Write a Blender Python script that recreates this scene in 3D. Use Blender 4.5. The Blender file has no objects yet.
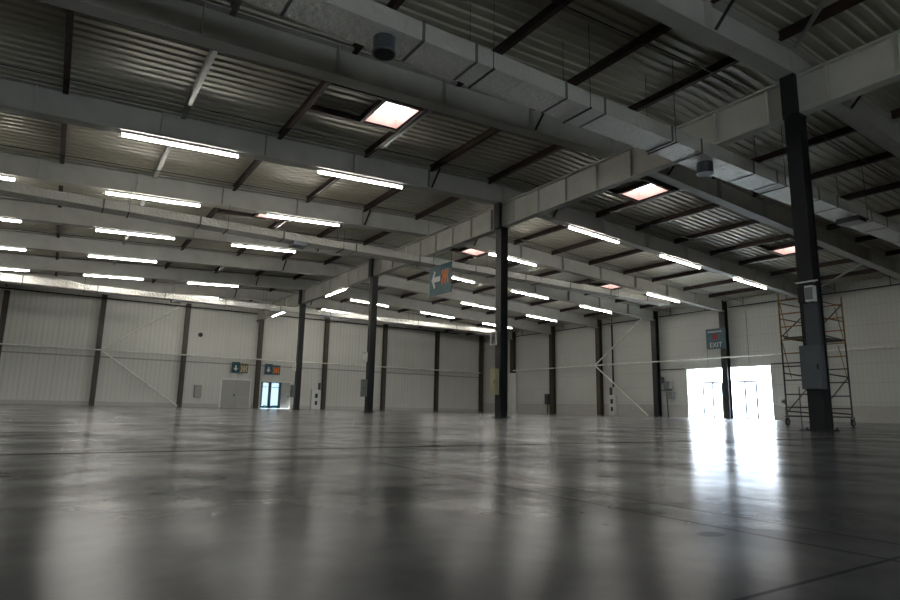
import bpy, math, random
from mathutils import Vector, Matrix
random.seed(7)
COL = bpy.context.scene.collection
PI = math.pi

# ------------------------------------------------------------------ layout (metres)
UG = 14.285                      # ridge girder / main column line
UW = 38.53                       # right-hand wall
VW = 52.51                       # back wall
V0, SP = 6.82, 5.7116            # first roof beam and beam spacing
UL, VF = -10.0, -9.0             # walls out of view
NB = 8
def V(k): return V0 + k * SP
def zb(u): return 8.42 - .05 * abs(u - UG)        # underside of the roof beams
def zd(u): return zb(u) + .87                     # roof deck
ORD = ['first', 'second', 'third', 'fourth', 'fifth', 'sixth', 'seventh', 'eighth', 'ninth', 'tenth']

# ------------------------------------------------------------------ materials
def new_mat(name):
    m = bpy.data.materials.new(name); m.use_nodes = True
    nt = m.node_tree; nt.nodes.clear()
    out = nt.nodes.new('ShaderNodeOutputMaterial')
    return m, nt, out
def nd(nt, typ, **kw):
    n = nt.nodes.new(typ)
    for k, v in kw.items():
        if k.startswith('_'): setattr(n, k[1:], v)
        else:
            key = int(k[1:]) if k[0] == 'i' and k[1:].isdigit() else k.replace('__', ' ')
            n.inputs[key].default_value = v
    return n
def lk(nt, a, ao, b, bi): nt.links.new(a.outputs[ao], b.inputs[bi])
def mth(nt, op, a, b=None, c=None):
    n = nt.nodes.new('ShaderNodeMath'); n.operation = op
    for i, x in enumerate((a, b, c)):
        if x is None: continue
        if isinstance(x, (int, float)): n.inputs[i].default_value = x
        else: nt.links.new(x, n.inputs[i])
    return n.outputs[0]
def plain(name, col, rough=.6, metal=0., var=.18, scale=3., spec=.4, bump=0.):
    """painted / bare surface: colour broken by two scales of noise"""
    m, nt, out = new_mat(name)
    b = nd(nt, 'ShaderNodeBsdfPrincipled', Roughness=rough, Metallic=metal)
    b.inputs['Specular IOR Level'].default_value = spec
    tc = nd(nt, 'ShaderNodeTexCoord')
    n1 = nd(nt, 'ShaderNodeTexNoise', Scale=scale, Detail=5., Roughness=.6)
    lk(nt, tc, 'Object', n1, 'Vector')
    r = nt.nodes.new('ShaderNodeMapRange'); r.inputs[1].default_value = .3; r.inputs[2].default_value = .7
    r.inputs[3].default_value = 1 - var; r.inputs[4].default_value = 1 + var
    lk(nt, n1, 'Fac', r, 0)
    mx = nd(nt, 'ShaderNodeVectorMath', _operation='SCALE'); mx.inputs[0].default_value = col
    nt.links.new(r.outputs[0], mx.inputs['Scale'])
    nt.links.new(mx.outputs[0], b.inputs['Base Color'])
    if bump:
        bp = nd(nt, 'ShaderNodeBump', Strength=bump, Distance=.02)
        lk(nt, n1, 'Fac', bp, 'Height'); lk(nt, bp, 'Normal', b, 'Normal')
    lk(nt, b, 0, out, 0)
    return m
def emit(name, col, s):
    m, nt, out = new_mat(name)
    e = nd(nt, 'ShaderNodeEmission', Color=(*col, 1), Strength=s)
    lk(nt, e, 0, out, 0); return m

M = {}
M['beam'] = plain('grey beam paint', (.46, .455, .42), .55, var=.1, scale=1.2)
M['girder'] = plain('pale girder paint', (.50, .49, .44), .55, var=.1, scale=1.2)
M['purlin'] = plain('red oxide primer', (.042, .024, .02), .6, var=.3)
M['galv'] = plain('galvanised section', (.33, .33, .31), .45, .3)
M['rod'] = plain('dark rod', (.02, .02, .02), .6)
M['col'] = plain('dark column paint', (.014, .016, .017), .45, var=.15)
M['wcol'] = plain('brown grey column paint', (.060, .050, .036), .5, var=.2)
M['rail'] = plain('pale steel tube', (.85, .84, .80), .45)
M['lamp_body'] = plain('white lamp housing', (.7, .7, .68), .4, var=.03)
M['tube'] = emit('lit tube', (1., .97, .88), 46.)
M['strap'] = plain('duct joint', (.10, .10, .10), .5)
M['spigot'] = plain('dark spigot', (.12, .13, .15), .3, .6)
M['cab'] = plain('grey cabinet', (.20, .21, .20), .5, var=.08)
M['cabdim'] = plain('dim grey cabinet', (.10, .107, .11), .5, var=.08)
M['cabdark'] = plain('dark trunking', (.065, .072, .078), .5, var=.08)
M['cabyellow'] = plain('cream cabinet', (.50, .46, .28), .5, var=.08)
M['bracket'] = plain('pale bracket', (.78, .78, .74), .5, var=.05)
M['white'] = plain('white paint', (.72, .72, .70), .5, var=.04)
M['door'] = plain('grey door', (.40, .395, .37), .5, var=.05)
M['dframe'] = plain('pale door frame', (.80, .79, .74), .5, var=.05)
M['black'] = plain('black plastic', (.012, .012, .013), .5)
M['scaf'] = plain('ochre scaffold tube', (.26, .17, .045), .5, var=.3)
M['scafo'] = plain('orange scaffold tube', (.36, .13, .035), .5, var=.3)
M['scafd'] = plain('backlit dark scaffold tube', (.05, .05, .055), .5)  # backlit darkness of the lower frame, put into the tube colour
M['deckply'] = plain('scaffold plank', (.10, .085, .07), .7)
M['teal'] = plain('teal sign', (.018, .075, .10), .4, var=.1)
M['tealb'] = plain('blue teal sign', (.02, .10, .135), .4, var=.1)
M['orange'] = plain('orange sign ink', (.75, .20, .02), .5, var=.1)
M['brownink'] = plain('brown sign ink', (.17, .12, .075), .5, var=.1)
M['signwhite'] = plain('white sign ink', (.80, .80, .80), .5, var=.03)
M['red'] = plain('red sign ink', (.42, .035, .04), .5, var=.1)
M['pinkred'] = plain('red primed curb', (.60, .36, .32), .5, var=.15)
M['plinth'] = plain('concrete plinth', (.52, .51, .48), .7, var=.06)
M['trim'] = plain('darker wall strip', (.36, .355, .33), .6, var=.05)
M['extground'] = plain('pale paving', (.55, .55, .53), .8)
M['sky_pane'] = emit('daylit skylight pane', (1., 1., 1.), 4.)
M['redext'] = plain('red extinguisher', (.30, .03, .025), .35)

def glass(name, tint=(.92, .96, 1.), gl=.08):
    m, nt, out = new_mat(name)
    t = nd(nt, 'ShaderNodeBsdfTransparent', Color=(*tint, 1)); g = nd(nt, 'ShaderNodeBsdfGlossy', Roughness=.03)
    mx = nd(nt, 'ShaderNodeMixShader', Fac=gl)
    lk(nt, t, 0, mx, 1); lk(nt, g, 0, mx, 2); lk(nt, mx, 0, out, 0); return m
M['glass'] = glass('clear door glass')
M['plexi'] = glass('clear sign sheet', (.86, .9, .88), .1)
def frosted():
    m, nt, out = new_mat('frosted daylit glass')
    t = nd(nt, 'ShaderNodeBsdfTranslucent', Color=(.22, .25, .26, 1)); g = nd(nt, 'ShaderNodeBsdfGlossy', Roughness=.2)
    mx = nd(nt, 'ShaderNodeMixShader', Fac=.06)
    lk(nt, t, 0, mx, 1); lk(nt, g, 0, mx, 2); lk(nt, mx, 0, out, 0); return m
M['frost'] = frosted()

def foil():
    m, nt, out = new_mat('crinkled duct foil')
    b = nd(nt, 'ShaderNodeBsdfPrincipled', Metallic=.45, Roughness=.26)
    b.inputs['Base Color'].default_value = (.92, .90, .83, 1)
    tc = nd(nt, 'ShaderNodeTexCoord')
    n1 = nd(nt, 'ShaderNodeTexNoise', Scale=14., Detail=6., Roughness=.7); lk(nt, tc, 'Object', n1, 'Vector')
    v = nd(nt, 'ShaderNodeTexVoronoi', Scale=7.); lk(nt, tc, 'Object', v, 'Vector')
    h = mth(nt, 'ADD', n1.outputs['Fac'], mth(nt, 'MULTIPLY', v.outputs['Distance'], .6))
    bp = nd(nt, 'ShaderNodeBump', Strength=1., Distance=.06)
    nt.links.new(h, bp.inputs['Height']); lk(nt, bp, 'Normal', b, 'Normal'); b.inputs['Specular IOR Level'].default_value = .9
    lk(nt, b, 0, out, 0); return m
M['foil'] = foil()

def deck_mat():
    m, nt, out = new_mat('galvanised roof deck')
    b = nd(nt, 'ShaderNodeBsdfPrincipled', Metallic=.15, Roughness=.5)
    tc = nd(nt, 'ShaderNodeTexCoord')
    n1 = nd(nt, 'ShaderNodeTexNoise', Scale=.6, Detail=4.); lk(nt, tc, 'Object', n1, 'Vector')
    cr = nd(nt, 'ShaderNodeValToRGB')
    cr.color_ramp.elements[0].position = .3; cr.color_ramp.elements[0].color = (.40, .385, .315, 1)
    cr.color_ramp.elements[1].position = .7; cr.color_ramp.elements[1].color = (.49, .47, .39, 1)
    lk(nt, n1, 'Fac', cr, 0); lk(nt, cr, 0, b, 'Base Color'); lk(nt, b, 0, out, 0); return m
M['deck'] = deck_mat()

def wall_mat(name, axis, pitch, col, joint_axis, joint_pitch, joint_w, depth):
    """sheet wall: fine ribs along one axis, panel joints along the other"""
    m, nt, out = new_mat(name)
    b = nd(nt, 'ShaderNodeBsdfPrincipled', Roughness=.5)
    b.inputs['Specular IOR Level'].default_value = .3
    tc = nd(nt, 'ShaderNodeTexCoord'); sx = nd(nt, 'ShaderNodeSeparateXYZ'); lk(nt, tc, 'Object', sx, 0)
    s = mth(nt, 'SINE', mth(nt, 'MULTIPLY', sx.outputs[axis], 2 * PI / pitch))
    fr = mth(nt, 'FRACT', mth(nt, 'DIVIDE', sx.outputs[joint_axis], joint_pitch))
    j = mth(nt, 'LESS_THAN', fr, joint_w / joint_pitch)
    n1 = nd(nt, 'ShaderNodeTexNoise', Scale=.35, Detail=5.); lk(nt, tc, 'Object', n1, 'Vector')
    val = mth(nt, 'ADD', mth(nt, 'MULTIPLY_ADD', s, .025, 1.), mth(nt, 'MULTIPLY', j, -.16))
    val = mth(nt, 'ADD', val, mth(nt, 'MULTIPLY', mth(nt, 'SUBTRACT', n1.outputs['Fac'], .5), .25))
    mx = nd(nt, 'ShaderNodeVectorMath', _operation='SCALE'); mx.inputs[0].default_value = col
    nt.links.new(val, mx.inputs['Scale']); nt.links.new(mx.outputs[0], b.inputs['Base Color'])
    bp = nd(nt, 'ShaderNodeBump', Strength=.25, Distance=depth); nt.links.new(s, bp.inputs['Height']); lk(nt, bp, 'Normal', b, 'Normal')
    lk(nt, b, 0, out, 0); return m
M['wall_b'] = wall_mat('ribbed back wall sheet', 0, .32, (.68, .67, .62), 0, 1.0, .03, .02)
M['wall_r'] = wall_mat('side wall panels', 1, .25, (.64, .64, .61), 2, 1.1, .035, .006)

def floor_mat():
    m, nt, out = new_mat('polished concrete')
    b = nd(nt, 'ShaderNodeBsdfPrincipled')
    b.inputs['Specular IOR Level'].default_value = .25
    tc = nd(nt, 'ShaderNodeTexCoord'); sx = nd(nt, 'ShaderNodeSeparateXYZ'); lk(nt, tc, 'Object', sx, 0)
    X, Y = sx.outputs[0], sx.outputs[1]
    n1 = nd(nt, 'ShaderNodeTexNoise', Scale=.8, Detail=5., Roughness=.55); lk(nt, tc, 'Object', n1, 'Vector')
    n2 = nd(nt, 'ShaderNodeTexNoise', Scale=5., Detail=6., Roughness=.6); lk(nt, tc, 'Object', n2, 'Vector')
    n3 = nd(nt, 'ShaderNodeTexNoise', Scale=45., Detail=4.); lk(nt, tc, 'Object', n3, 'Vector')
    f = mth(nt, 'ADD', mth(nt, 'MULTIPLY', n1.outputs['Fac'], .65), mth(nt, 'MULTIPLY', n2.outputs['Fac'], .35))
    cr = nd(nt, 'ShaderNodeValToRGB'); nt.links.new(f, cr.inputs[0])
    cr.color_ramp.elements[0].position = .32; cr.color_ramp.elements[0].color = (.048, .047, .046, 1)
    cr.color_ramp.elements[1].position = .68; cr.color_ramp.elements[1].color = (.105, .103, .097, 1)
    def line(coord, at, half, amt):
        d = mth(nt, 'ABSOLUTE', mth(nt, 'SUBTRACT', coord, at))
        return mth(nt, 'MULTIPLY', mth(nt, 'LESS_THAN', d, half), amt)
    def stain(cx, cy, rx, ry, amt):
        dx = mth(nt, 'DIVIDE', mth(nt, 'SUBTRACT', X, cx), rx); dy = mth(nt, 'DIVIDE', mth(nt, 'SUBTRACT', Y, cy), ry)
        d = mth(nt, 'SQRT', mth(nt, 'ADD', mth(nt, 'MULTIPLY', dx, dx), mth(nt, 'MULTIPLY', dy, dy)))
        d = mth(nt, 'ADD', d, mth(nt, 'MULTIPLY', mth(nt, 'SUBTRACT', n2.outputs['Fac'], .5), .7))
        n = nt.nodes.new('ShaderNodeMapRange'); n.inputs[1].default_value = 1.; n.inputs[2].default_value = .6
        n.inputs[3].default_value = 0.; n.inputs[4].default_value = amt; n.clamp = True
        nt.links.new(d, n.inputs[0]); return n.outputs[0]
    k = line(Y, 4.5, .045, .75)
    for t in (line(Y, .67, .006, .6), line(X, 1.66, .010, .5), line(X, 1.88, .010, .45), line(Y, 16.2, .05, .4), line(Y, 28., .08, .4), line(X, 13.2, .03, .4),
              stain(1.55, 3.75, .42, .22, .45), stain(1.55, 1.05, .05, .04, .5), stain(2.4, 2.2, .05, .05, .5)):
        k = mth(nt, 'MAXIMUM', k, t)
    mx = nd(nt, 'ShaderNodeMix', _data_type='RGBA'); mx.inputs['A'].default_value = (0, 0, 0, 1)
    nt.links.new(k, mx.inputs['Factor']); lk(nt, cr, 0, mx, 'A'); mx.inputs['B'].default_value = (.012, .012, .012, 1)
    nt.links.new(mx.outputs['Result'], b.inputs['Base Color'])
    b.inputs['Specular IOR Level'].default_value = 0.; b.inputs['Roughness'].default_value = .8
    # worn polish: a blurred sheen that follows Fresnel but never reaches a mirror, patchy with the wear
    g = nd(nt, 'ShaderNodeBsdfGlossy'); g.inputs['Color'].default_value = (.93, .93, .95, 1)
    r = nt.nodes.new('ShaderNodeMapRange'); r.inputs[1].default_value = .3; r.inputs[2].default_value = .7
    r.inputs[3].default_value = .17; r.inputs[4].default_value = .25
    nt.links.new(f, r.inputs[0]); nt.links.new(r.outputs[0], g.inputs['Roughness'])
    fr = nd(nt, 'ShaderNodeFresnel', IOR=1.45)
    q = mth(nt, 'POWER', fr.outputs[0], 1.5)
    wear = nt.nodes.new('ShaderNodeMapRange'); wear.inputs[1].default_value = .34; wear.inputs[2].default_value = .66
    wear.inputs[3].default_value = .30; wear.inputs[4].default_value = 1.02
    n5 = nd(nt, 'ShaderNodeTexNoise', Scale=2.6, Detail=7., Roughness=.62); lk(nt, tc, 'Object', n5, 'Vector'); nt.links.new(mth(nt, 'ADD', mth(nt, 'MULTIPLY', n1.outputs['Fac'], .5), mth(nt, 'MULTIPLY', n5.outputs['Fac'], .5)), wear.inputs[0])
    q = mth(nt, 'MULTIPLY', mth(nt, 'MULTIPLY', q, wear.outputs[0]), mth(nt, 'SUBTRACT', 1., mth(nt, 'MULTIPLY', k, .8)))
    ms = nt.nodes.new('ShaderNodeMixShader'); nt.links.new(q, ms.inputs[0]); lk(nt, b, 0, ms, 1); lk(nt, g, 0, ms, 2)
    lk(nt, ms, 0, out, 0); return m
M['floor'] = floor_mat()

# ------------------------------------------------------------------ mesh helpers
class MB:
    def __init__(s): s.v = []; s.f = []
    def add(s, vs, fs):
        n = len(s.v); s.v += [tuple(v) for v in vs]; s.f += [tuple(i + n for i in f) for f in fs]; return s
    def box(s, a, b):
        (x0, y0, z0), (x1, y1, z1) = a, b
        return s.add([(x0, y0, z0), (x1, y0, z0), (x1, y1, z0), (x0, y1, z0), (x0, y0, z1), (x1, y0, z1), (x1, y1, z1), (x0, y1, z1)],
                     [(0, 3, 2, 1), (4, 5, 6, 7), (0, 1, 5, 4), (1, 2, 6, 5), (2, 3, 7, 6), (3, 0, 4, 7)])
    def cbox(s, c, d): return s.box([c[i] - d[i] / 2 for i in range(3)], [c[i] + d[i] / 2 for i in range(3)])
    def bar(s, p, q, w, h, up=(0, 0, 1)):
        """box section from p to q, w across, h along up"""
        p, q = Vector(p), Vector(q); d = (q - p).normalized(); up = Vector(up)
        if abs(d.dot(up)) > .99: up = Vector((1, 0, 0))
        a = d.cross(up).normalized(); b = a.cross(d).normalized()
        vs = [e + a * (w / 2 * i) + b * (h / 2 * j) for e in (p, q) for i, j in ((-1, -1), (1, -1), (1, 1), (-1, 1))]
        return s.add(vs, [(0, 1, 2, 3), (7, 6, 5, 4), (0, 4, 5, 1), (1, 5, 6, 2), (2, 6, 7, 3), (3, 7, 4, 0)])
    def tube(s, p, q, r, n=10, r2=None):
        p, q = Vector(p), Vector(q); r2 = r if r2 is None else r2; d = (q - p).normalized()
        up = Vector((0, 0, 1)) if abs(d.z) < .95 else Vector((1, 0, 0)); a = d.cross(up).normalized(); b = a.cross(d)
        vs = [e + (a * math.cos(2 * PI * i / n) + b * math.sin(2 * PI * i / n)) * rr for e, rr in ((p, r), (q, r2)) for i in range(n)]
        fs = [(i, (i + 1) % n, n + (i + 1) % n, n + i) for i in range(n)] + [tuple(range(n))[::-1], tuple(range(n, 2 * n))]
        return s.add(vs, fs)
    def torus(s, c, axis, R, r, n=16, m=8):
        ax = Vector(axis).normalized(); u = ax.orthogonal().normalized(); w = ax.cross(u); c = Vector(c)
        vs = []
        for i in range(n):
            t = 2 * PI * i / n; rad = u * math.cos(t) + w * math.sin(t)
            for j in range(m):
                p = 2 * PI * j / m; vs.append(c + rad * (R + r * math.cos(p)) + ax * (r * math.sin(p)))
        return s.add(vs, [(i * m + j, ((i + 1) % n) * m + j, ((i + 1) % n) * m + (j + 1) % m, i * m + (j + 1) % m) for i in range(n) for j in range(m)])
    def section(s, prof, p, q, side):
        """closed profile [(across, up)] carried from p to q; across along side, up vertical"""
        p, q, sd = Vector(p), Vector(q), Vector(side); n = len(prof)
        vs = [e + sd * a + Vector((0, 0, b)) for e in (p, q) for a, b in prof]
        fs = [(i, (i + 1) % n, n + (i + 1) % n, n + i) for i in range(n)] + [tuple(range(n))[::-1], tuple(range(n, 2 * n))]
        return s.add(vs, fs)
    def poly(s, pts, n, t):
        """flat outline given thickness t along n"""
        n = Vector(n) * t; k = len(pts); vs = [Vector(p) for p in pts] + [Vector(p) + n for p in pts]
        return s.add(vs, [tuple(range(k))[::-1], tuple(range(k, 2 * k))] + [(i, (i + 1) % k, k + (i + 1) % k, k + i) for i in range(k)])
    def mesh(s, name, mat, off=(0, 0, 0)):
        me = bpy.data.meshes.new(name); o = Vector(off)
        me.from_pydata([Vector(v) - o for v in s.v], [], s.f); me.update()
        import bmesh
        bm = bmesh.new(); bm.from_mesh(me); bmesh.ops.recalc_face_normals(bm, faces=bm.faces); bm.to_mesh(me); bm.free()
        me.materials.append(M[mat] if isinstance(mat, str) else mat); return me
    def build(s, name, mat, parent=None, loc=None, smooth=False):
        """link as one object; vertices are in world space, its origin at loc (or at its parent's)"""
        w = Vector(loc) if loc is not None else (wloc(parent) if parent else Vector((0, 0, 0)))
        me = s.mesh(name, mat, w)
        if smooth:
            for p in me.polygons: p.use_smooth = len(p.vertices) == 4
        o = bpy.data.objects.new(name, me); COL.objects.link(o)
        if parent: o.parent = parent; o.location = w - wloc(parent)
        else: o.location = w
        return o
def wloc(o):
    l = Vector((0, 0, 0))
    while o is not None: l += o.location; o = o.parent
    return l
def tag(o, label, cat, group=None, kind='thing'):
    o['label'] = label; o['category'] = cat
    if group: o['group'] = group
    o['kind'] = kind
    return o
def thing(name, label, cat, loc, group=None):
    o = bpy.data.objects.new(name, None); COL.objects.link(o); o.location = loc; o.empty_display_size = .2
    return tag(o, label, cat, group)
def struct(o): o['kind'] = 'structure'; return o
def use(name, me, parent=None, loc=(0, 0, 0)):
    o = bpy.data.objects.new(name, me); COL.objects.link(o); o.parent = parent; o.location = loc; return o
def kids(o): return [c for c in bpy.data.objects if c.parent == o]
def dup(root, loc, label, group=None):
    r = root.copy(); COL.objects.link(r); r.location = loc; r['label'] = label
    if group: r['group'] = group
    for ch in kids(root):
        c = ch.copy(); COL.objects.link(c); c.parent = r
        for g in kids(ch):
            d = g.copy(); COL.objects.link(d); d.parent = c
    return r
def isec(bf, h, tf, tw):
    a, t = bf / 2, tw / 2
    return [(-a, 0), (a, 0), (a, tf), (t, tf), (t, h - tf), (a, h - tf), (a, h), (-a, h), (-a, h - tf), (-t, h - tf), (-t, tf), (-a, tf)]

# ------------------------------------------------------------------ the setting
struct(MB().box((UL - .3, VF - .3, -.25), (UW, VW, 0)).build('floor', 'floor'))
struct(MB().box((UL - 40, VF - 60, -.35), (UW + .2, VF - .35, -.06)).build('ground', 'extground'))
struct(MB().box((UW + .3, VF - 20, -.35), (UW + 60, VW + 20, -.06)).build('ground', 'extground'))
# back wall with the glazed door opening (door_3)
D3U0, D3U1, D3Z = 14.95, 17.70, 2.33
wb = MB()
for a, b in (((UL - .3, 0), (D3U0, 9.6)), ((D3U1, 0), (UW + .3, 9.6)), ((D3U0, D3Z), (D3U1, 9.6))):
    wb.box((a[0], VW, a[1]), (b[0], VW + .25, b[1]))
struct(wb.build('wall_back', 'wall_b'))
# right wall with the goods door opening (door_1)
GV0, GV1, GZ = 21.22, 27.35, 3.45
wr = MB()
for a, b in (((VF - .3, 0), (GV0, 9.0)), ((GV1, 0), (VW, 9.0)), ((GV0, GZ), (GV1, 9.0))):
    wr.box((UW, a[0], a[1]), (UW + .25, b[0], b[1]))
struct(wr.build('wall_right', 'wall_r'))
struct(MB().box((UL - .3, VF - .3, 0), (UL, VW, 9.6)).build('wall_left', 'wall_b'))
wf = MB()  # unseen wall; its daylight opening is added to light the near roof
for a, b in (((UL, 0), (-1, 9.6)), ((5, 0), (UW + .25, 9.6)), ((-1, 3.2), (5, 9.6))): wf.box((a[0], VF - .3, a[1]), (b[0], VF, b[1]))
struct(wf.build('wall_front', 'wall_b'))
pl = MB()
for a, b in ((VF, GV0 - .1), (GV1 + .1, VW - .02)): pl.box((UW - .05, a, 0), (UW - .002, b, .9)); pl.box((UW - .07, a, .9), (UW - .002, b, .93))
struct(pl.build('baseboard_right', 'plinth'))
pl = MB()
for a, b in ((UL, 11.7), (14.3, D3U0 - .1), (D3U1 + .1, UW - .1)): pl.box((a, VW - .03, 0), (b, VW - .002, .3))
struct(pl.build('baseboard_back', 'plinth'))

struct(MB().box((UL, VW - .02, 3.56), (D3U1 + 20.6, VW - .001, 3.66)).build('trim_1', 'trim'))  # darker strip along the back wall below the rail
# skylight openings in the deck
RP = .30
def snap(v): return VF - .3 + round((v - VF + .3) / RP) * RP
SKY = []
for bay in (1, 3, 5):
    for p in (8.14, 19.42, 30.40):
        if bay == 5 and p > 30: continue      # lies behind the beams
        v = snap(V(bay) + 1.66); SKY.append((bay, p - 1.22, p - .08, v, v + 1.5))
dk = MB()
nv = int((VW - VF + .6) / RP)
for i in range(nv):
    v = VF - .3 + i * RP
    cuts = sorted((a, b) for _, a, b, c, d in SKY if c - .01 <= v < d - .01)
    edges = [UL - .3] + [e for c in cuts for e in c] + [UW + .2]
    segs = [(edges[j], edges[j + 1]) for j in range(0, len(edges), 2)]
    for a, b in segs:
        for a2, b2 in (((a, UG), (UG, b)) if a < UG < b else ((a, b),)):
            pr = [(0, 0), (.14, 0), (.17, .05), (.27, .05), (RP, 0)]
            vs = [(u, v + p, zd(u) + q) for u in (a2, b2) for p, q in pr]
            dk.add(vs, [(j, j + 1, 6 + j, 5 + j) for j in range(4)])
            dk.add([(u, v + p, zd(u) + .13) for u in (a2, b2) for p in (0, RP)], [(0, 1, 3, 2)])
struct(dk.build('ceiling', 'deck'))

# ------------------------------------------------------------------ ridge girder and roof beams
gt = thing('ridge_girder', 'deep pale grey ridge girder carried by the dark columns down the hall', 'girder', (UG, VF + .1, 7.42))
MB().section(isec(.30, .98, .04, .03), (UG, VF + .1, 7.42), (UG, VW - .03, 7.42), (1, 0, 0)).build('girder_web', 'girder', gt)
v = V0 - 2 * SP + .6
while v < VW - 1:
    if min(abs(v - V(k)) for k in range(-3, 10)) > .5 and v > 2:
        MB().box((UG - .10, v - .012, 7.462), (UG - .016, v + .012, 8.358)).build('stiffener', 'girder', gt)
    v += 1.43
BEAM_H = .82
for k in range(NB):
    for side in (-1, 1):
        u0, u1 = (UL + .05, UG - .012) if side < 0 else (UG + .012, UW - .60)
        nm = 'left' if side < 0 else 'right'
        t = thing('roof_beam', 'grey steel roof beam %s of the ridge girder, %s' % (nm, (ORD[k] + ' beam from the camera') if k >= 0 else 'overhead of the camera'), 'beam', (u0, V(k), zb(u0)), 'grey roof beams %s of the girder' % nm)
        MB().section(isec(.40, BEAM_H, .035, .03), (u0, V(k), zb(u0)), (u1, V(k), zb(u1)), (0, 1, 0)).build('beam_web', 'beam', t)
        us = [UG - 3.5 - 3.0 * i for i in range(6)] if side < 0 else [UG + 2.7 + 3.0 * i for i in range(7)]
        for u in us:
            if k > 4: continue
            MB().box((u - .01, V(k) - .19, zb(u) + .05), (u + .01, V(k) - .018, zb(u) + BEAM_H - .05)).build('stiffener', 'beam', t)
        # short fly brace from the underside of the purlin to the bottom flange
        u = 10.75 if side < 0 else 16.75
        MB().bar((u + .1, V(k) - .75, zd(u) - .26), (u + .1, V(k) - .21, zb(u) + .05), .05, .05).build('fly_brace', 'rod', t)

# ------------------------------------------------------------------ purlins and tie rods between the beams
PUL = [(-6.3, 0), (-3.45, 0), (-.57, 0), (2.32, 1), (5.15, 0), (8.14, 0), (10.78, 0), (13.45, 0)]
PUR = [(19.42, 0), (22.05, 0), (24.9, 0), (27.8, 0), (30.40, 0), (33.5, 0), (36.2, 0)]
pur = {}
for mat in ('purlin', 'galv'):
    L = SP - .42
    pur[mat] = MB().section(isec(.13, .215, .015, .02), (0, .21, 0), (0, .21 + L, 0), (1, 0, 0)).mesh('purlin_section', mat)
def shown(bay, side, i):      # purlins hidden behind beams, girder or frame edge are left out
    if side == 'left': return {-1: i < 2, 0: i < 5, 6: i < 7, 7: i in (0, 1, 6)}.get(bay, i < 6)
    return {-1: i == 0, 0: i < 6, 6: i != 1, 7: i in (0, 4, 5, 6)}.get(bay, True)
for bay in range(-1, NB):
    where = ('between the %s and %s roof beams' % (ORD[bay], ORD[bay + 1])) if 0 <= bay < NB - 1 else ('in front of the first roof beam' if bay < 0 else 'between the eighth roof beam and back wall')
    for side, lst in (('left', PUL[::-1]), ('right', PUR)):
        for i, (u, g) in enumerate([x for j, x in enumerate(lst) if shown(bay, side, j)]):
            o = use('purlin', pur['galv' if g else 'purlin'], None, (u, V(bay), zd(u) - .222))
            tag(o, '%s purlin, %s %s of the girder, %s' % ('pale grey' if g else 'rust-brown', ORD[i], side, where), 'purlin', 'roof purlins')
for bay in range(0, NB - 1):
    for side in ('left', 'right'):
        for j, dv in ((0, 1.22 if bay in (1, 3, 5) else 1.45), (1, 4.45)):
            if j == 0 and (bay > 2 or (bay == 2 and side == 'left')) or (bay == 0 and side == 'left' and j == 1): continue
            u0, u1 = (UL + .05, UG - .05) if side == 'left' else (UG + .05, UW - .05)
            v = V(bay) + dv
            mb = MB(); off = .275
            mb.tube((u0, v, zd(u0) - off), (u1, v, zd(u1) - off), .016, 6)
            o = mb.build('tie_rod', 'rod', None, (u0, v, zd(u0) - off))
            tag(o, 'thin dark tie rod %s of the girder, %s the %s roof beam' % (side, 'just behind' if j == 0 else 'further behind', ORD[bay]), 'rod', 'tie rods under the roof deck')

# ------------------------------------------------------------------ skylights
for n, (bay, u0, u1, v0, v1) in enumerate(SKY):
    um = (u0 + u1) / 2; col = ('left of the girder', 'just right of the girder', 'near the right wall')[n % 3]
    t = thing('skylight', 'bright square skylight with red curb %s behind the %s roof beam' % (col, ORD[bay]), 'skylight', (um, v0, zd(um)), 'roof skylights')
    w = .035
    def zz(u): return zd(u)
    cb = MB()
    for (a, b, c, d) in ((u0 + .006, u0 + w, v0 + .006, v1 - .006), (u1 - w, u1 - .006, v0 + .006, v1 - .006), (u0 + w, u1 - w, v0 + .006, v0 + w), (u0 + w, u1 - w, v1 - w, v1 - .006)):
        zlo = lambda u: zd(u) - .15
        vs = [(x, y, z) for z0 in (0, 1) for x, y in ((a, c), (b, c), (b, d), (a, d)) for z in ((zlo(x) if z0 == 0 else zd(um) + .19),)]
        cb.add(vs, [(0, 3, 2, 1), (4, 5, 6, 7), (0, 1, 5, 4), (1, 2, 6, 5), (2, 3, 7, 6), (3, 0, 4, 7)])
    cb.build('curb', 'pinkred', t)
    MB().box((u0 - .03, v0 - .03, zd(um) + .195), (u1 + .03, v1 + .03, zd(um) + .225)).build('pane', 'sky_pane', t)
    # trimmer joists round the opening
    up = max(p for p, _ in PUL + PUR + [(16.6, 0)] if p < u0 - .2)
    for y in (v0 - .07, v1 + .07):
        MB().section(isec(.11, .18, .015, .02), (up + .07, y, zd(up + .07) - .205), (u1 - .01, y, zd(u1 - .01) - .205), (0, 1, 0)).build('trimmer', 'purlin', t)
    MB().section(isec(.11, .18, .015, .02), (u0 - .06, v0 - .005, zd(u0) - .205), (u0 - .06, v1 + .005, zd(u0) - .205), (1, 0, 0)).build('trimmer', 'purlin', t)
    tr = MB().bar((u1 + .215, V(bay) + .25, zd(u1) - .14), (u1 + .215, V(bay + 1) - .25, zd(u1) - .14), .08, .16).build('trimmer', 'galv', t)
    tr['label'] = 'pale grey trimmer'

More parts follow.
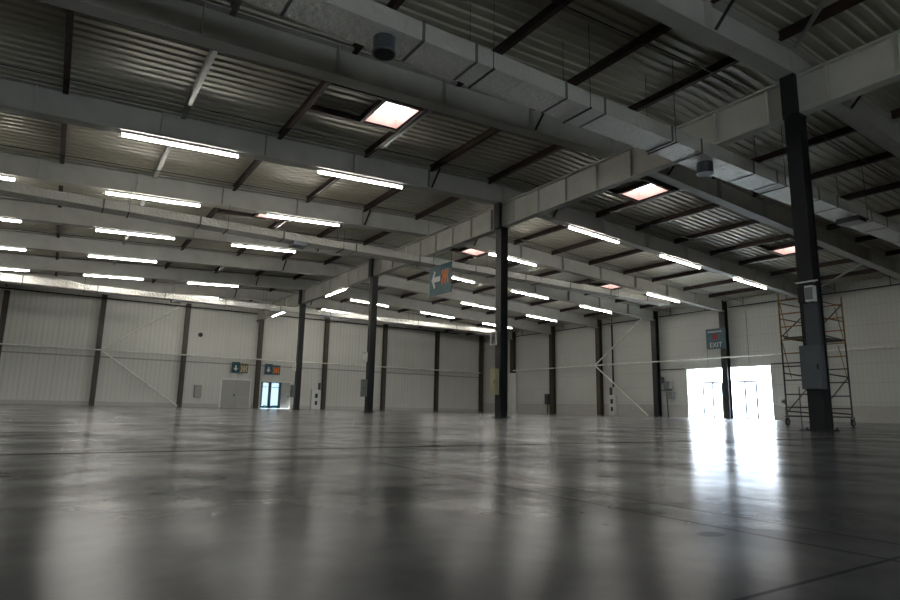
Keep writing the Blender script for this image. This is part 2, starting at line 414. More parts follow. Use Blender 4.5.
# ------------------------------------------------------------------ tube lights
LL = 3.2
lt = thing('tube_light', '', 'light', (0, 0, 0))
MB().box((0, -.075, .035), (LL, .075, .075)).build('housing', 'lamp_body', lt)
MB().tube((.03, 0, -.015), (LL - .03, 0, -.005), .032, 10).build('tube', 'tube', lt)
MB().box((0, -.035, -.04), (.028, .035, .022)).build('end_cap', 'lamp_body', lt)
MB().box((LL - .028, -.035, -.04), (LL, .035, .022)).build('end_cap', 'lamp_body', lt)
SLOT = {'A': (-4.98, 'second left of the girder'), 'a': (-4.98, 'third left of the girder'), 'B': (.82, 'second left of the girder'), 'C': (6.55, 'first left of the girder'),
        'D': (17.9, 'first right of the girder'), 'E': (24.0, 'second right of the girder'), 'F': (30.1, 'third right of the girder')}
LIGHTS = {2: 'BCDEF', 3: 'ABCDF', 4: 'ABCDEF', 5: 'ABEF', 6: 'ABCDEF', 7: 'CD'}
first = True
for k, ss in LIGHTS.items():
    left = [s for s in 'CBA' if s in ss]; right = [s for s in 'DEF' if s in ss]
    for s in ss:
        u = SLOT[s][0]; nth = ORD[(left if s in left else right).index(s)]
        lab = 'lit tube light under the %s roof beam, %s one %s of the girder' % (ORD[k], nth, 'left' if s in left else 'right')
        uc = u + LL / 2
        loc = (u, V(k), zb(u) - .095)
        o = lt if first else dup(lt, loc, lab, None)
        if first: lt.location = loc; lt['label'] = lab; first = False
        o['group'] = 'tube lights under the roof beams'
        o.rotation_euler = (0, math.atan(.05 if u > UG else -.05), 0)
for v, lab in ((33.5, 'lit tube light hung lengthwise under the ridge girder, beyond the third dark column'), (44.9, 'lit tube light under the far end of the ridge girder near the back wall')):
    o = dup(lt, (UG, v, 7.33), lab, 'tube lights under the ridge girder'); o.rotation_euler = (0, 0, PI / 2)

# ------------------------------------------------------------------ air ducts
def duct(label, u0, u1, vc, w, z0, h, straps, spig, hang, endcap=None, wide=None):
    t = thing('air_duct', label, 'duct', (u0, vc, z0), 'foil covered ceiling ducts')
    mb = MB()
    if wide:       # larger section first, then a taper
        uw, w2, h2 = wide
        for a, b, wa, ha, wb_, hb in ((u0, uw, w2, h2, w2, h2), (uw, uw + .8, w2, h2, w, h)):
            vs = [(x, vc + s * ww / 2, zz_) for x, ww, hh in ((a, wa, ha), (b, wb_, hb)) for s, zz_ in ((-1, z0), (1, z0), (1, z0 + hh), (-1, z0 + hh))]
            mb.add(vs, [(0, 1, 2, 3), (7, 6, 5, 4), (0, 4, 5, 1), (1, 5, 6, 2), (2, 6, 7, 3), (3, 7, 4, 0)])
        mb.box((uw + .8, vc - w / 2, z0), (u1, vc + w / 2, z0 + h))
    else: mb.box((u0, vc - w / 2, z0), (u1, vc + w / 2, z0 + h))
    mb.build('duct_run', 'foil', t)
    for u, pale in straps:
        ww, hh = (wide[1], wide[2]) if wide and u < wide[0] else (w, h)
        s = MB(); e = .012
        s.box((u - .03, vc - ww / 2 - e, z0 - e), (u + .03, vc + ww / 2 + e, z0 - .001)); s.box((u - .03, vc - ww / 2 - e, z0), (u + .03, vc - ww / 2 - .001, z0 + hh + e))
        s.box((u - .03, vc + ww / 2 + .001, z0), (u + .03, vc + ww / 2 + e, z0 + hh + e)); s.box((u - .03, vc - ww / 2, z0 + hh + .001), (u + .03, vc + ww / 2, z0 + hh + e))
        s.build('joint_band', 'foil' if pale else 'strap', t)
    for u, sq in spig:
        if sq: MB().box((u - .28, vc - w / 2 - .04, z0 - .16), (u + .28, vc + w / 2 - .1, z0 - .002)).build('outlet', 'spigot', t)
        else:
            o = MB().tube((u, vc - .02, z0 - .30), (u, vc - .02, z0 - .001), .21, 24).torus((u, vc - .02, z0 - .29), (0, 0, 1), .205, .02, 24, 6).build('outlet', 'spigot', t)
            MB().tube((u, vc - .02, z0 - .306), (u, vc - .02, z0 - .301), .185, 24).build('grille', 'black', o)
    for u in hang:
        for s in (-1, 1):
            y = vc + s * (w / 2 + .03)
            MB().tube((u, y, z0 - .02), (u, y, (zb(u) - .025 if abs(vc - V(3)) < .3 else zd(u) - .01)), .008, 5).build('hanger', 'rod', t)
        MB().box((u - .02, vc - w / 2 - .06, z0 - .04), (u + .02, vc + w / 2 + .06, z0 - .014)).build('hanger_bar', 'rod', t)
    if endcap: MB().box((u1 + .002, vc - w / 2 - .03, z0 - .03), (u1 + .03, vc + w / 2 + .03, z0 + h + .03)).build('end_cap', 'foil', t)
    return t
st = [(-1.0 + 1.2 * i, i % 3 == 1) for i in range(-4, 28) if abs(-1 + 1.2 * i - 4.4) > .3]
duct('silver foil air duct nearest the camera, passing under the girder by the first column', UL + .1, 30., 9.14, .78, 6.97, .38, st, [(4.39, 0), (14.06, 0), (22.2, 1)], [6.6, 9.3, 12.3, 17.4, 22.6])
st = [(-4 + 1.6 * i, i % 2 == 0) for i in range(0, 22)]
duct('silver foil air duct across mid hall under the third and fourth roof beams', -7., 31.7, 23.85, .70, 6.97, .30, st, [(7.9, 1)], [-3, 1.6, 5, 9.8, 18, 21, 27], True)
st = [(-4 + 1.9 * i, i % 2 == 0) for i in range(0, 19)]
duct('silver foil air duct furthest from the camera, along the back wall', UL + .1, 33.0, 42.65, .70, 6.97, .34, st, [(6.2, 1), (16.6, 1)], [1, 6, 12, 18, 24, 30], True, wide=(.2, .9, .45))

# ------------------------------------------------------------------ main columns under the girder
NAMES = ['nearest', 'second', 'third', 'fourth']
for i in range(4):
    v = V(2 * i); a = .17
    t = thing('steel_column', 'dark steel column under the ridge girder, %s from the camera' % NAMES[i], 'column', (UG, v, 0), 'dark columns under the girder')
    MB().section([(-a, -a), (a, -a), (a, -a + .03), (.02, -a + .03), (.02, a - .03), (a, a - .03), (a, a), (-a, a), (-a, a - .03), (-.02, a - .03), (-.02, -a + .03), (-a, -a + .03)],
                 (0, 0, 0), (0, 0, 1), (1, 0, 0)) if False else None
    # H section standing up: two flanges and a web
    mb = MB(); mb.box((UG - a, v - a, .03), (UG - a + .035, v + a, 7.37)); mb.box((UG + a - .035, v - a, .03), (UG + a, v + a, 7.37)); mb.box((UG - a + .035, v - .02, .03), (UG + a - .035, v + .02, 7.37))
    mb.box((UG - a + .035, v - a + .02, .03), (UG + a - .035, v - a + .045, 7.37))
    mb.build('shaft', 'col', t)
    MB().box((UG - .25, v - .25, .002), (UG + .25, v + .25, .03)).build('base_plate', 'col', t)
    MB().box((UG - .19, v - .19, 7.37), (UG + .19, v + .19, 7.415)).build('cap_plate', 'col', t)
    MB().box((UG - .30, v - .19, 7.37), (UG - .155, v + .14, zb(UG) - .02)).build('upper_stub', 'col', t)
    mb = MB()
    for bu in (-.21, .21):
        for bv in (-.21, .21): mb.tube((UG + bu, v + bv, .03), (UG + bu, v + bv, .07), .02, 6)
    mb.build('anchor_bolt', 'col', t)

def cabinet(label, c, du, dv, z0, z1, mat):
    t = thing('electrical_cabinet', label, 'cabinet', (c[0], c[1], z0), 'cabinets on the dark columns')
    MB().box((c[0] - du, c[1] - dv / 2, z0), (c[0], c[1] + dv / 2, z1)).build('housing', mat, t)
    d = MB().box((c[0] - du - .018, c[1] - dv / 2 + .02, z0 + .02), (c[0] - du - .001, c[1] + dv / 2 - .02, z1 - .02)).build('door', mat, t)
    MB().box((c[0] - du - .035, c[1] - dv / 2 + .05, (z0 + z1) / 2 - .06), (c[0] - du - .019, c[1] - dv / 2 + .08, (z0 + z1) / 2 + .06)).build('handle', 'black', d)
def bracket(label, c, z0, z1, w):
    t = thing('cable_bracket', label, 'bracket', (c[0], c[1], z0), 'loop brackets on the dark columns')
    mb = MB(); r = .022
    y0, y1 = c[1] - w / 2, c[1] + w / 2; x = c[0] - .09
    for p, q in (((x, y0, z0), (x, y1, z0)), ((x, y0, z1), (x, y1, z1)), ((x, y0, z0), (x, y0, z1)), ((x, y1, z0), (x, y1, z1))): mb.bar(p, q, .05, .05)
    mb.build('loop', 'bracket', t)
    MB().box((c[0] - .085, c[1] - .05, z1 - .03), (c[0] - .002, c[1] + .05, z1 + .03)).build('arm', 'bracket', t)
    return t
F = UG - .17
cabinet('grey electrical cabinet on the nearest dark column', (F - .004, 6.77, 0), .18, .44, .90, 1.86, 'cabdim')
cabinet('cream electrical cabinet on the second dark column', (F - .004, 18.32, 0), .16, .34, .86, 1.84, 'cabyellow')
cabinet('grey electrical cabinet on the third dark column', (F - .004, 29.80, 0), .18, .44, .84, 1.76, 'cab')
cabinet('grey electrical cabinet on the fourth dark column', (F - .004, 41.25, 0), .18, .46, .86, 1.70, 'cab')
bracket('pale loop bracket high on the second dark column', (F - .004, 18.40, 0), 2.76, 3.24, .34)
bracket('pale loop bracket above the cabinet on the third dark column', (F - .004, 29.86, 0), 2.72, 3.2, .5)
bracket('pale loop bracket above the cabinet on the fourth dark column', (F - .004, 41.25, 0), 2.66, 3.2, .5)
t = thing('junction_box', 'small grey junction box above the trunking on the nearest dark column', 'box', (F - .004, 6.76, 2.82))
MB().box((F - .16, 6.60, 2.84), (F - .004, 6.78, 3.20)).build('housing', 'bracket', t)
MB().box((F - .13, 6.79, 2.84), (F - .004, 6.95, 3.20)).build('side_box', 'black', t)
MB().box((F - .17, 6.61, 2.88), (F - .161, 6.77, 3.16)).build('lid', 'cab', t)
o = MB().box((F - .10, 6.56, 1.88), (F - .004, 6.86, 2.80)).build('cable_trunking', 'cabdark', None, (F - .05, 6.71, 1.88)); tag(o, 'dark cable trunking above the cabinet on the nearest column', 'trunking')
o = MB().bar((F - .12, 6.98, 3.30), (F - .12, 6.50, 3.30), .05, .03).box((F - .13, 6.60, 3.29), (F - .004, 6.66, 3.31)).build('support_strip', 'bracket', None, (F - .12, 6.74, 3.29)); tag(o, 'pale horizontal support strip across the nearest dark column', 'bracket')
o = MB().box((UG - .49, 6.99, .03), (UG - .475, 7.005, .95)).box((UG - .52, 6.96, .002), (UG - .44, 7.04, .03)).build('cable_post', 'cabdark', None, (UG - .48, 7.0, 0))
tag(o, 'short dark cable post beside the foot of the nearest column', 'post')

# ------------------------------------------------------------------ columns, rails and braces along the walls
def hcol(name, label, u, v, z1, alongu, mat, group):
    t = thing(name, label, 'column', (u, v, 0), group)
    mb = MB(); a, b = (.17, .19) if alongu else (.21, .19)      # half flange width, half depth
    if alongu:   # flanges parallel to the back wall
        mb.box((u - a, v - b, .02), (u + a, v - b + .03, z1)); mb.box((u - a, v + b - .03, .02), (u + a, v + b, z1)); mb.box((u - .02, v - b + .03, .02), (u + .02, v + b - .03, z1))
    else:
        mb.box((u - b, v - a, .02), (u - b + .03, v + a, z1)); mb.box((u + b - .03, v - a, .02), (u + b, v + a, z1)); mb.box((u - b + .03, v - .02, .02), (u + b - .03, v + .02, z1))
    mb.build('shaft', mat, t)
    MB().box((u - .2, v - .215, .002), (u + .2, v + .215, .02)).build('base_plate', mat, t)
    return t
bu = [-3.38 + 6 * i for i in range(7)] + [38.22]
for i, u in enumerate(bu):
    lab = 'brown-grey steel column against the back wall, %s from the left of the photo' % ORD[i] if i < 7 else 'brown-grey steel column in the far corner of the back wall'
    hcol('wall_column', lab, u, VW - .23, 8.1 if u > 30 else (7.9 if u < -2 else 8.3), True, 'wcol', 'columns along the back wall')
rv = [V(k) + .1 for k in (7, 6, 5, 4, 3, 2)]
for i, v in enumerate(rv):
    lab = ['dark column on the right wall by the far corner, pale casing below', 'dark column on the right wall, second from the far corner',
           'dark column on the right wall where the pale diagonal braces start', 'dark column on the right wall left of the goods door', 'dark column standing in the middle of the bright goods door',
           'dark column on the right wall behind the scaffold tower'][i]
    hcol('wall_column', lab, UW - .36, v, 8.0, False, 'wcol' if i < 3 else 'col', 'columns along the right wall')
o = MB().box((UW - .62, 46.60, .004), (UW - .59, 47.24, 3.88)).box((UW - .59, 46.60, .004), (UW - .14, 46.63, 3.88)).build('column_casing', 'white', None, (UW - .53, 47.2, .02))
tag(o, 'pale casing round the lower half of the far corner column on the right wall', 'casing')

def rail(label, p, q, r, ax):
    t = thing('wall_rail', label, 'rail', p)
    MB().tube(p, q, r, 8).build('tube', 'rail', t)
    return t
yb = VW - .50
rail('long pale horizontal rail along the back wall', (UL + .1, yb, 4.10), (UW - .6, yb, 4.10), .05, 0)
rail('long pale horizontal rail along the right wall', (UW - .62, 6.0, 4.10), (UW - .62, 46.5, 4.10), .05, 1)
def brace(label, p, q): tag(MB().tube(p, q, .06, 8).build('wall_brace', 'rail', None, p), label, 'brace', 'diagonal wall braces')
brace('pale diagonal brace rising to the right across the back wall', (2.9, yb - .02, 4.2), (8.2, yb - .02, 8.2))
brace('pale diagonal brace falling to the right across the back wall', (2.9, yb - .02, 4.0), (8.45, yb - .02, .065))
brace('pale diagonal brace rising to the right on the right wall', (UW - .62, 35.6, 4.2), (UW - .62, 30.6, 7.6))
brace('pale diagonal brace falling to the right on the right wall', (UW - .62, 35.6, 4.0), (UW - .62, 30.45, .065))
t = thing('cable_tray', 'dark cable tray hung high along the right wall', 'tray', (UW - .42, 12., 7.5))
for k in range(1, 8):
    MB().box((UW - .50, V(k - 1) + .42, 7.47), (UW - .38, V(k) - .42, 7.52)).build('tray', 'rod', t)
v = V(0) + 1.4
while v < V(7):
    MB().tube((UW - .44, v, 7.52), (UW - .44, v, zd(UW - .44) - .01), .02, 5).build('hanger', 'rod', t); v += 2.856
t = thing('cable_tray', 'dark cable tray high along the back wall behind the far duct', 'tray', (0, VW - .6, 8.0))
MB().box((UL + .1, VW - .74, 7.95), (UG - .2, VW - .62, 8.03)).box((UG + .2, VW - .74, 7.95), (35.0, VW - .62, 8.03)).build('tray', 'rod', t)
# pale roof braces seen either side of the nearest column
for p, q, lab in (((13.7, 6.4, zd(13.7) - .42), (11.9, 4.6, zd(11.9) - .42), 'pale diagonal roof brace running from the nearest column top towards the camera'),
                  ((33.0, 13.0, zd(33) - .45), (37.2, 17.4, zd(37.2) - .45), 'pale diagonal roof brace in the corner above the scaffold')):
    tag(MB().tube(p, q, .05, 8).build('roof_brace', 'galv', None, p), lab, 'brace')

# ------------------------------------------------------------------ goods door in the right wall (overexposed daylight)
t = bpy.data.objects.new('door_1', None); COL.objects.link(t); t.location = (UW, (GV0 + GV1) / 2, 0); struct(t)
mb = MB()
mb.box((UW - .03, GV0 - .09, .0), (UW + .28, GV0 - .002, GZ + .09)); mb.box((UW - .03, GV1 + .002, 0), (UW + .28, GV1 + .09, GZ + .09)); mb.box((UW - .03, GV0, GZ + .002), (UW + .28, GV1, GZ + .09))
mb.build('door_frame', 'dframe', t)
MB().box((UW - .10, 27.5, 3.46), (UW - .035, 29.75, 3.54)).build('track', 'cabdark', t)
MB().box((UW - .10, 18.4, 3.50), (UW - .035, 21.1, 3.58)).build('track', 'cabdark', t)
ud = UW + .16
for a, b, in ((26.22, 24.75), (24.15, 22.32)):
    mb = MB(); w = .11
    ys = [a, a - .74, b] if a > 25 else [b + 1.83, 23.10, b]
    for y in ys: mb.box((ud - .03, y - w / 2, .02), (ud + .03, y + w / 2, 2.45))
    mb.box((ud - .03, b, 2.42), (ud + .03, a, 2.54)); mb.box((ud - .03, b, .002), (ud + .03, a, .05))
    o = mb.build('door_leaf', 'cab', t)
    for y0, y1 in zip(ys[1:], ys[:-1]):
        MB().box((ud - .005, y0 + w / 2 + .002, .052), (ud + .005, y1 - w / 2 - .002, 2.418)).build('pane', 'glass', o)
# pedestrian doors in the back wall
t = bpy.data.objects.new('door_2', None); COL.objects.link(t); t.location = (12.95, VW, 0); struct(t)
yf = VW - .06
MB().box((11.68, yf, 0), (11.80, VW - .003, 2.42)).box((14.10, yf, 0), (14.22, VW - .003, 2.42)).box((11.68, yf, 2.30), (14.22, VW - .003, 2.42)).build('door_frame', 'dframe', t)
for a, b in ((11.81, 12.94), (12.96, 14.09)):
    o = MB().box((a, yf + .01, .02), (b, VW - .004, 2.29)).build('door_leaf', 'door', t)
    if a < 12: MB().box((12.78, yf - .05, .98), (12.86, yf + .009, 1.14)).build('handle', 'black', o)
t = bpy.data.objects.new('door_3', None); COL.objects.link(t); t.location = (16.3, VW, 0); struct(t)
MB().box((D3U0, yf, 0), (D3U0 + .08, VW + .2, D3Z - .002)).box((D3U1 - .08, yf, 0), (D3U1, VW + .2, D3Z - .002)).box((D3U0, yf, D3Z - .08), (D3U1, VW + .2, D3Z - .002)).build('door_frame', 'dframe', t)
o = MB().box((16.845, VW + .13, .002), (17.618, VW + .19, 2.249)).build('door_leaf', 'door', t)
MB().box((17.45, VW + .07, .98), (17.52, VW + .129, 1.14)).build('handle', 'black', o)
mb = MB()
for a, b in ((15.031, 15.22), (15.72, 15.97), (16.62, 16.84)): mb.box((a, VW + .13, .002), (b, VW + .18, 2.24))
mb.box((15.031, VW + .13, .002), (16.84, VW + .18, .25)); mb.box((15.031, VW + .13, 1.78), (16.84, VW + .18, 1.83)); mb.box((15.031, VW + .13, 2.18), (16.84, VW + .18, 2.249))
o = mb.build('door_leaf', 'teal', t); o['label'] = 'dark blue glazed leaf'
for a, b in ((15.221, 15.719), (15.971, 16.619)):
    for z0, z1 in ((.251, 1.779), (1.831, 2.179)): MB().box((a, VW + .15, z0), (b, VW + .16, z1)).build('pane', 'frost', o)

# ------------------------------------------------------------------ signs
def flat(pts, org, ex, ey): return [Vector(org) + Vector(ex) * p[0] + Vector(ey) * p[1] for p in pts]
ARROW = [(0, .5), (.32, 1.0), (.44, .9), (.30, .64), (1, .64), (1, .36), (.30, .36), (.44, .1), (.32, 0)]
PICT = [[(0, 0), (.22, 0), (.30, .42), (.42, .42), (.42, 0), (.62, 0), (.62, .42), (.74, .42), (.82, 0), (1, 0), (.84, .52), (1, 1), (.78, 1), (.68, .62), (.62, .62), (.62, 1), (.42, 1), (.42, .62), (.34, .62), (.22, 1), (0, .92), (.16, .52)]]
# hanging sign under the girder, facing the left of the hall
t = thing('hanging_sign', 'teal hanging sign with white left arrow and orange mark under the girder', 'sign', (UG, 22.75, 5.40))
x = UG
MB().box((x - .015, 21.82, 5.40), (x + .015, 23.68, 6.78)).build('panel', 'tealb', t)
MB().box((x - .006, 21.82, 6.785), (x + .006, 23.40, 7.28)).build('clear_sheet', 'plexi', t)
MB().box((x - .022, 22.73, 5.40), (x - .0155, 22.745, 6.78)).build('seam', 'teal', t)
MB().poly(flat(ARROW, (x - .016, 23.50, 5.72), (0, -.74, 0), (0, 0, .86)), (-1, 0, 0), .008).build('arrow', 'signwhite', t)
MB().poly(flat(PICT[0], (x - .016, 22.66, 5.86), (0, -.62, 0), (0, 0, .66)), (-1, 0, 0), .008).build('pictogram', 'orange', t)
for y in (21.86, 23.40): MB().tube((x, y, 5.40), (x, y, 7.415), .012, 6).build('hanger', 'rod', t)
# two flat signs over the back wall doors
DOWN = [(.5, 0), (1, .5), (.66, .5), (.66, 1), (.34, 1), (.34, .5), (0, .5)]
for u0, ink, lab in ((12.40, 'brownink', 'teal sign with white down arrow and dull brown half above the closed grey door'), (15.15, 'orange', 'teal sign with white down arrow and orange half above the glazed back door')):
    t = thing('door_sign', lab, 'sign', (u0 + .68, yf, 2.88), 'signs over the back doors')
    y = VW - .28
    MB().box((u0, y, 2.88), (u0 + .68, y + .02, 3.78)).build('panel', 'teal', t)
    MB().box((u0 + .69, y, 2.88), (u0 + 1.36, y + .02, 3.70)).build('panel', 'brownink' if ink == 'brownink' else 'tealb', t)
    MB().poly(flat(DOWN, (u0 + .14, y - .001, 3.05), (.40, 0, 0), (0, 0, .46)), (0, -1, 0), .008).build('arrow', 'signwhite', t)
    MB().poly(flat(PICT[0], (u0 + .72, y - .001, 3.0), (.60, 0, 0), (0, 0, .52)), (0, -1, 0), .008).build('pictogram', 'orange' if ink == 'orange' else 'cabyellow', t)
    MB().box((u0 + .3, y + .021, 3.2), (u0 + 1.05, VW - .003, 3.3)).build('bracket', 'bracket', t)
# exit sign on the column in the goods door
t = thing('exit_sign', 'teal square sign with red mark reading EXIT on the goods door column', 'sign', (UW - .55, 24.6, 4.72))
x = UW - .62
MB().box((x - .03, 23.78, 4.72), (x + .03, 25.24, 6.12)).build('panel', 'teal', t)
MB().box((x - .04, 24.05, 5.86), (x - .031, 25.1, 5.94)).build('stripe', 'signwhite', t)
MB().box((x - .04, 24.18, 5.20), (x - .031, 25.02, 5.76)).build('picture', 'tealb', t)
MB().box((x - .048, 24.35, 5.36), (x - .041, 24.72, 5.72)).build('mark', 'red', t)
c = bpy.data.curves.new('lettering', 'FONT'); c.body = 'EXIT'; c.size = .46; c.align_x = 'CENTER'; c.extrude = .004; c.materials.append(M['signwhite'])
o = bpy.data.objects.new('lettering_curve', c); COL.objects.link(o)
me = bpy.data.meshes.new_from_object(o.evaluated_get(bpy.context.evaluated_depsgraph_get())); COL.objects.unlink(o); bpy.data.objects.remove(o)
o = bpy.data.objects.new('lettering', me); COL.objects.link(o); o.parent = t
o.location = Vector((x - .038, 24.52, 4.84)) - t.location; o.rotation_euler = (PI / 2, 0, -PI / 2)

# ------------------------------------------------------------------ small fittings on the walls
t = thing('wall_speaker', 'small round dark speaker high on the back wall', 'speaker', (9.73, VW - .2, 5.84))
MB().tube((9.73, VW - .004, 5.84), (9.73, VW - .22, 5.84), .10, 16, .19).build('horn', 'cabdark', t)
MB().tube((9.73, VW - .225, 5.84), (9.73, VW - .221, 5.84), .15, 16).build('grille', 'black', t)
t = thing('hose_cabinet', 'grey hose cabinet on the back wall left of the closed door', 'cabinet', (9.94, VW - .2, .75))
MB().box((9.66, VW - .24, .75), (10.2, VW - .004, 1.76)).build('housing', 'cab', t)
MB().box((9.69, VW - .258, .78), (10.17, VW - .241, 1.73)).build('door', 'door', t)
def fire_point(label, c, ax, w, z1):
    """pale board with two dark plates on it and a dark pipe above"""
    t = thing('fire_point', label, 'fire equipment', (c[0], c[1], 0), 'fire points on the walls')
    def bx(a0, a1, d0, d1, z0, z1_):
        if ax == 'u': return MB().box((c[0] + a0, c[1] - d1, z0), (c[0] + a1, c[1] - d0, z1_))
        return MB().box((c[0] - d1, c[1] + a0, z0), (c[0] - d0, c[1] + a1, z1_))
    bx(-w / 2, w / 2, 0, .25, .02, z1).build('board', 'white', t)
    bx(-.12, .12, .251, .265, z1 * .58, z1 * .80).build('plate', 'black', t)
    bx(-.10, .10, .251, .265, z1 * .22, z1 * .42).build('plate', 'black', t)
    bx(w / 2 - .22, w / 2 - .06, .05, .2, z1 + .005, z1 + .62).build('pipe', 'cabdark', t)
fire_point('white fire point board on the back wall between two columns', (19.95, VW - .01, 0), 'u', .85, 1.72)
fire_point('white fire point board on the right wall below the diagonal braces', (UW - .08, 34.25, 0), 'v', .62, 1.65)
tag(MB().tube((UW - .25, 34.1, 2.3), (UW - .25, 34.1, 7.4), .07, 8).build('riser_pipe', 'rod', None, (UW - .25, 34.1, 2.3)), 'dark vertical riser pipe above the fire point on the right wall', 'pipe')
t = thing('wall_box', 'small dark wall box on a stalk beside the second column of the right wall', 'box', (UW - .2, 42.0, .02))
MB().box((UW - .36, 41.86, .85), (UW - .08, 42.26, 1.8)).build('housing', 'cabdark', t)
MB().box((UW - .24, 42.02, .02), (UW - .18, 42.1, .85)).build('stalk', 'cabdark', t)
# valve station left of the goods door
t = thing('valve_station', 'grey control boxes on a dark post left of the goods door', 'control box', (UW - .3, 28.9, 0))
MB().box((UW - .36, 28.62, 2.02), (UW - .09, 29.16, 2.62)).build('upper_box', 'cab', t)
MB().box((UW - .38, 28.42, 1.34), (UW - .09, 29.0, 1.86)).build('lower_box', 'cab', t)
MB().bar((UW - .25, 29.48, 1.98), (UW - .25, 28.55, 1.98), .06, .06).build('arm', 'cabdark', t)
MB().tube((UW - .30, 28.88, .002), (UW - .30, 28.95, 1.33), .05, 8).build('post', 'cabdark', t)
MB().box((UW - .42, 29.20, 2.5), (UW - .2, 29.44, 2.95)).build('side_box', 'cabdark', t)
tag(MB().tube((UW - .02, 25.62, 3.62), (UW - .02, 25.62, 5.24), .018, 6).build('conduit', 'cab', None, (UW - .02, 25.6, 3.62)), 'thin grey conduit on the wall above the left of the goods door', 'conduit')
tag(MB().tube((UW - .02, 22.6, 3.62), (UW - .02, 22.6, 7.2), .018, 6).build('conduit', 'cab', None, (UW - .02, 22.6, 3.62)), 'thin grey conduit on the wall above the right of the goods door', 'conduit')
t = thing('hose_reel', 'small pale hose reel on a stand right of the goods door', 'hose reel', (UW - .4, 20.3, 0))
MB().torus((UW - .4, 20.3, 1.15), (1, 0, 0), .26, .07, 20, 8).build('hose', 'bracket', t, smooth=True)
MB().tube((UW - .5, 20.3, 1.15), (UW - .3, 20.3, 1.15), .08, 12).build('drum', 'cabdark', t)
MB().bar((UW - .28, 20.3, .002), (UW - .28, 20.3, 1.3), .06, .06).bar((UW - .28, 20.05, .02), (UW - .28, 20.55, .02), .06, .036).build('stand', 'cab', t)

# ------------------------------------------------------------------ scaffold tower behind the nearest column
SU0, SU1, SV0, SV1 = 18.9, 20.9, 9.05, 10.0
t = thing('scaffold_tower', 'ochre mobile scaffold tower on wheels behind the nearest dark column', 'scaffold', ((SU0 + SU1) / 2, (SV0 + SV1) / 2, 0))
RZ = [.56, .95, 1.38, 1.80, 2.20, 2.62, 3.03, 3.44, 3.86]
for su in (SU0, SU1):
    for sv in (SV0, SV1):
        MB().tube((su, sv, .27), (su, sv, 2.60), .026, 8).build('standard', 'scafd', t)  # lower poles coloured dark as if against the light
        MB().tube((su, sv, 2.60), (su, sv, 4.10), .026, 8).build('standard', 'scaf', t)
        w = MB().torus((su, sv, .125), (0, 1, 0), .09, .034, 18, 8).build('caster', 'black', t, smooth=True)
        MB().tube((su, sv - .026, .125), (su, sv + .026, .125), .062, 12).build('hub', 'cab', w)
        MB().box((su - .02, sv - .055, .12), (su + .02, sv - .038, .285)).box((su - .02, sv + .038, .12), (su + .02, sv + .055, .285)).box((su - .03, sv - .055, .265), (su + .03, sv + .055, .30)).build('fork', 'cabdark', w)
    MB().tube((su, SV0, .30), (su, SV1, .30), .022, 8).build('rung', 'scafd', t)
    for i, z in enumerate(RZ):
        MB().tube((su, SV0, z), (su, SV1, z), .019, 8).build('rung', 'scafo' if z > 2.9 else ('scaf' if z > 1.9 else 'scafd'), t)  # lower rungs take the backlit dark colour
    for a, b in ((2.65, 3.8), (1.45, 2.55)):
        MB().tube((su, SV0 + .03, a), (su, SV0 + .22, b), .014, 6).tube((su, SV1 - .03, b), (su, SV1 - .22, a), .014, 6).build('end_brace', 'scaf', t)
for sv in (SV0, SV1):
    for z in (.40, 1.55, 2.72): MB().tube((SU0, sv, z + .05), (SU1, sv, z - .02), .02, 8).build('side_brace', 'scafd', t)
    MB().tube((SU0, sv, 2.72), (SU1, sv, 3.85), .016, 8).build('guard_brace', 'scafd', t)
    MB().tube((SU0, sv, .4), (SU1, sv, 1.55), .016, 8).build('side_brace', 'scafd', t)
    for z in (3.30, 3.80): MB().tube((SU0, sv, z), (SU1, sv, z), .017, 8).build('guard_rail', 'scaf', t)
MB().box((SU0 + .05, SV0 + .05, 2.66), (SU1 - .05, SV1 - .05, 2.71)).build('platform', 'deckply', t)
for su in (SU0, SU1):
    s = -1 if su == SU0 else 1
    MB().tube((su, SV0, .45), (su + s * .3, SV0 - .35, .03), .02, 8).build('outrigger', 'scafd', t) if False else None

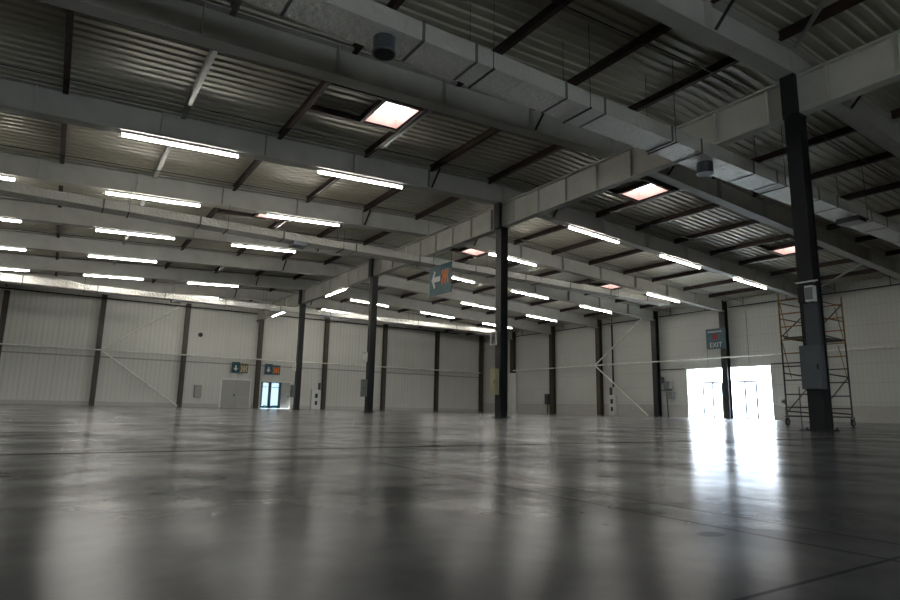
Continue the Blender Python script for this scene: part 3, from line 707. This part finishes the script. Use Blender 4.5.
# ------------------------------------------------------------------ daylight, camera
w = bpy.data.worlds.new('World'); bpy.context.scene.world = w; w.use_nodes = True
bg = w.node_tree.nodes['Background']; bg.inputs[0].default_value = (.80, .90, 1., 1); bg.inputs[1].default_value = 16.
pd = bpy.data.lights.new('door_portal', 'AREA'); pd.shape = 'RECTANGLE'; pd.size = GV1 - GV0; pd.size_y = GZ
pd.cycles.is_portal = True
po = bpy.data.objects.new('door_portal', pd); COL.objects.link(po); po.location = (UW + .32, (GV0 + GV1) / 2, GZ / 2)
po.rotation_euler = Matrix(((0, 0, 1), (1, 0, 0), (0, 1, 0))).to_euler()     # local -Z looks into the hall (-X)

pd2 = bpy.data.lights.new('added_opening_portal', 'AREA'); pd2.shape = 'RECTANGLE'; pd2.size = 6.; pd2.size_y = 3.2; pd2.cycles.is_portal = True  # guides daylight through the opening added behind the camera
po2 = bpy.data.objects.new('added_opening_portal', pd2); COL.objects.link(po2); po2.location = (2., VF - .32, 1.6); po2.rotation_euler = (PI / 2, 0, 0)
f, a, tt, r = 601.7436, .9934, .1780, .0205
a, tt, r = math.radians(56.918), math.radians(10.2), math.radians(1.174)
fw = Vector((math.cos(a) * math.cos(tt), math.sin(a) * math.cos(tt), math.sin(tt)))
rt = Vector((math.sin(a), -math.cos(a), 0)); up = rt.cross(fw)
rt2 = rt * math.cos(r) + up * math.sin(r); up2 = up * math.cos(r) - rt * math.sin(r)
cd = bpy.data.cameras.new('camera'); cam = bpy.data.objects.new('camera', cd); COL.objects.link(cam)
cd.sensor_width = 36.; cd.lens = f * 36. / 900.; cd.clip_end = 300; cd.clip_start = .02
m = Matrix((rt2, up2, -fw)).transposed().to_4x4(); m.translation = (0, 0, .3231); cam.matrix_world = m
sc = bpy.context.scene; sc.camera = cam
sc.view_settings.view_transform = 'Standard'; sc.view_settings.look = 'None'; sc.view_settings.exposure = .52; sc.view_settings.gamma = 1.
sc.cycles.use_denoising = True
sc.cycles.max_bounces = 8; sc.cycles.diffuse_bounces = 4; sc.cycles.glossy_bounces = 4; sc.cycles.transparent_max_bounces = 8
sc.cycles.sample_clamp_indirect = 6.
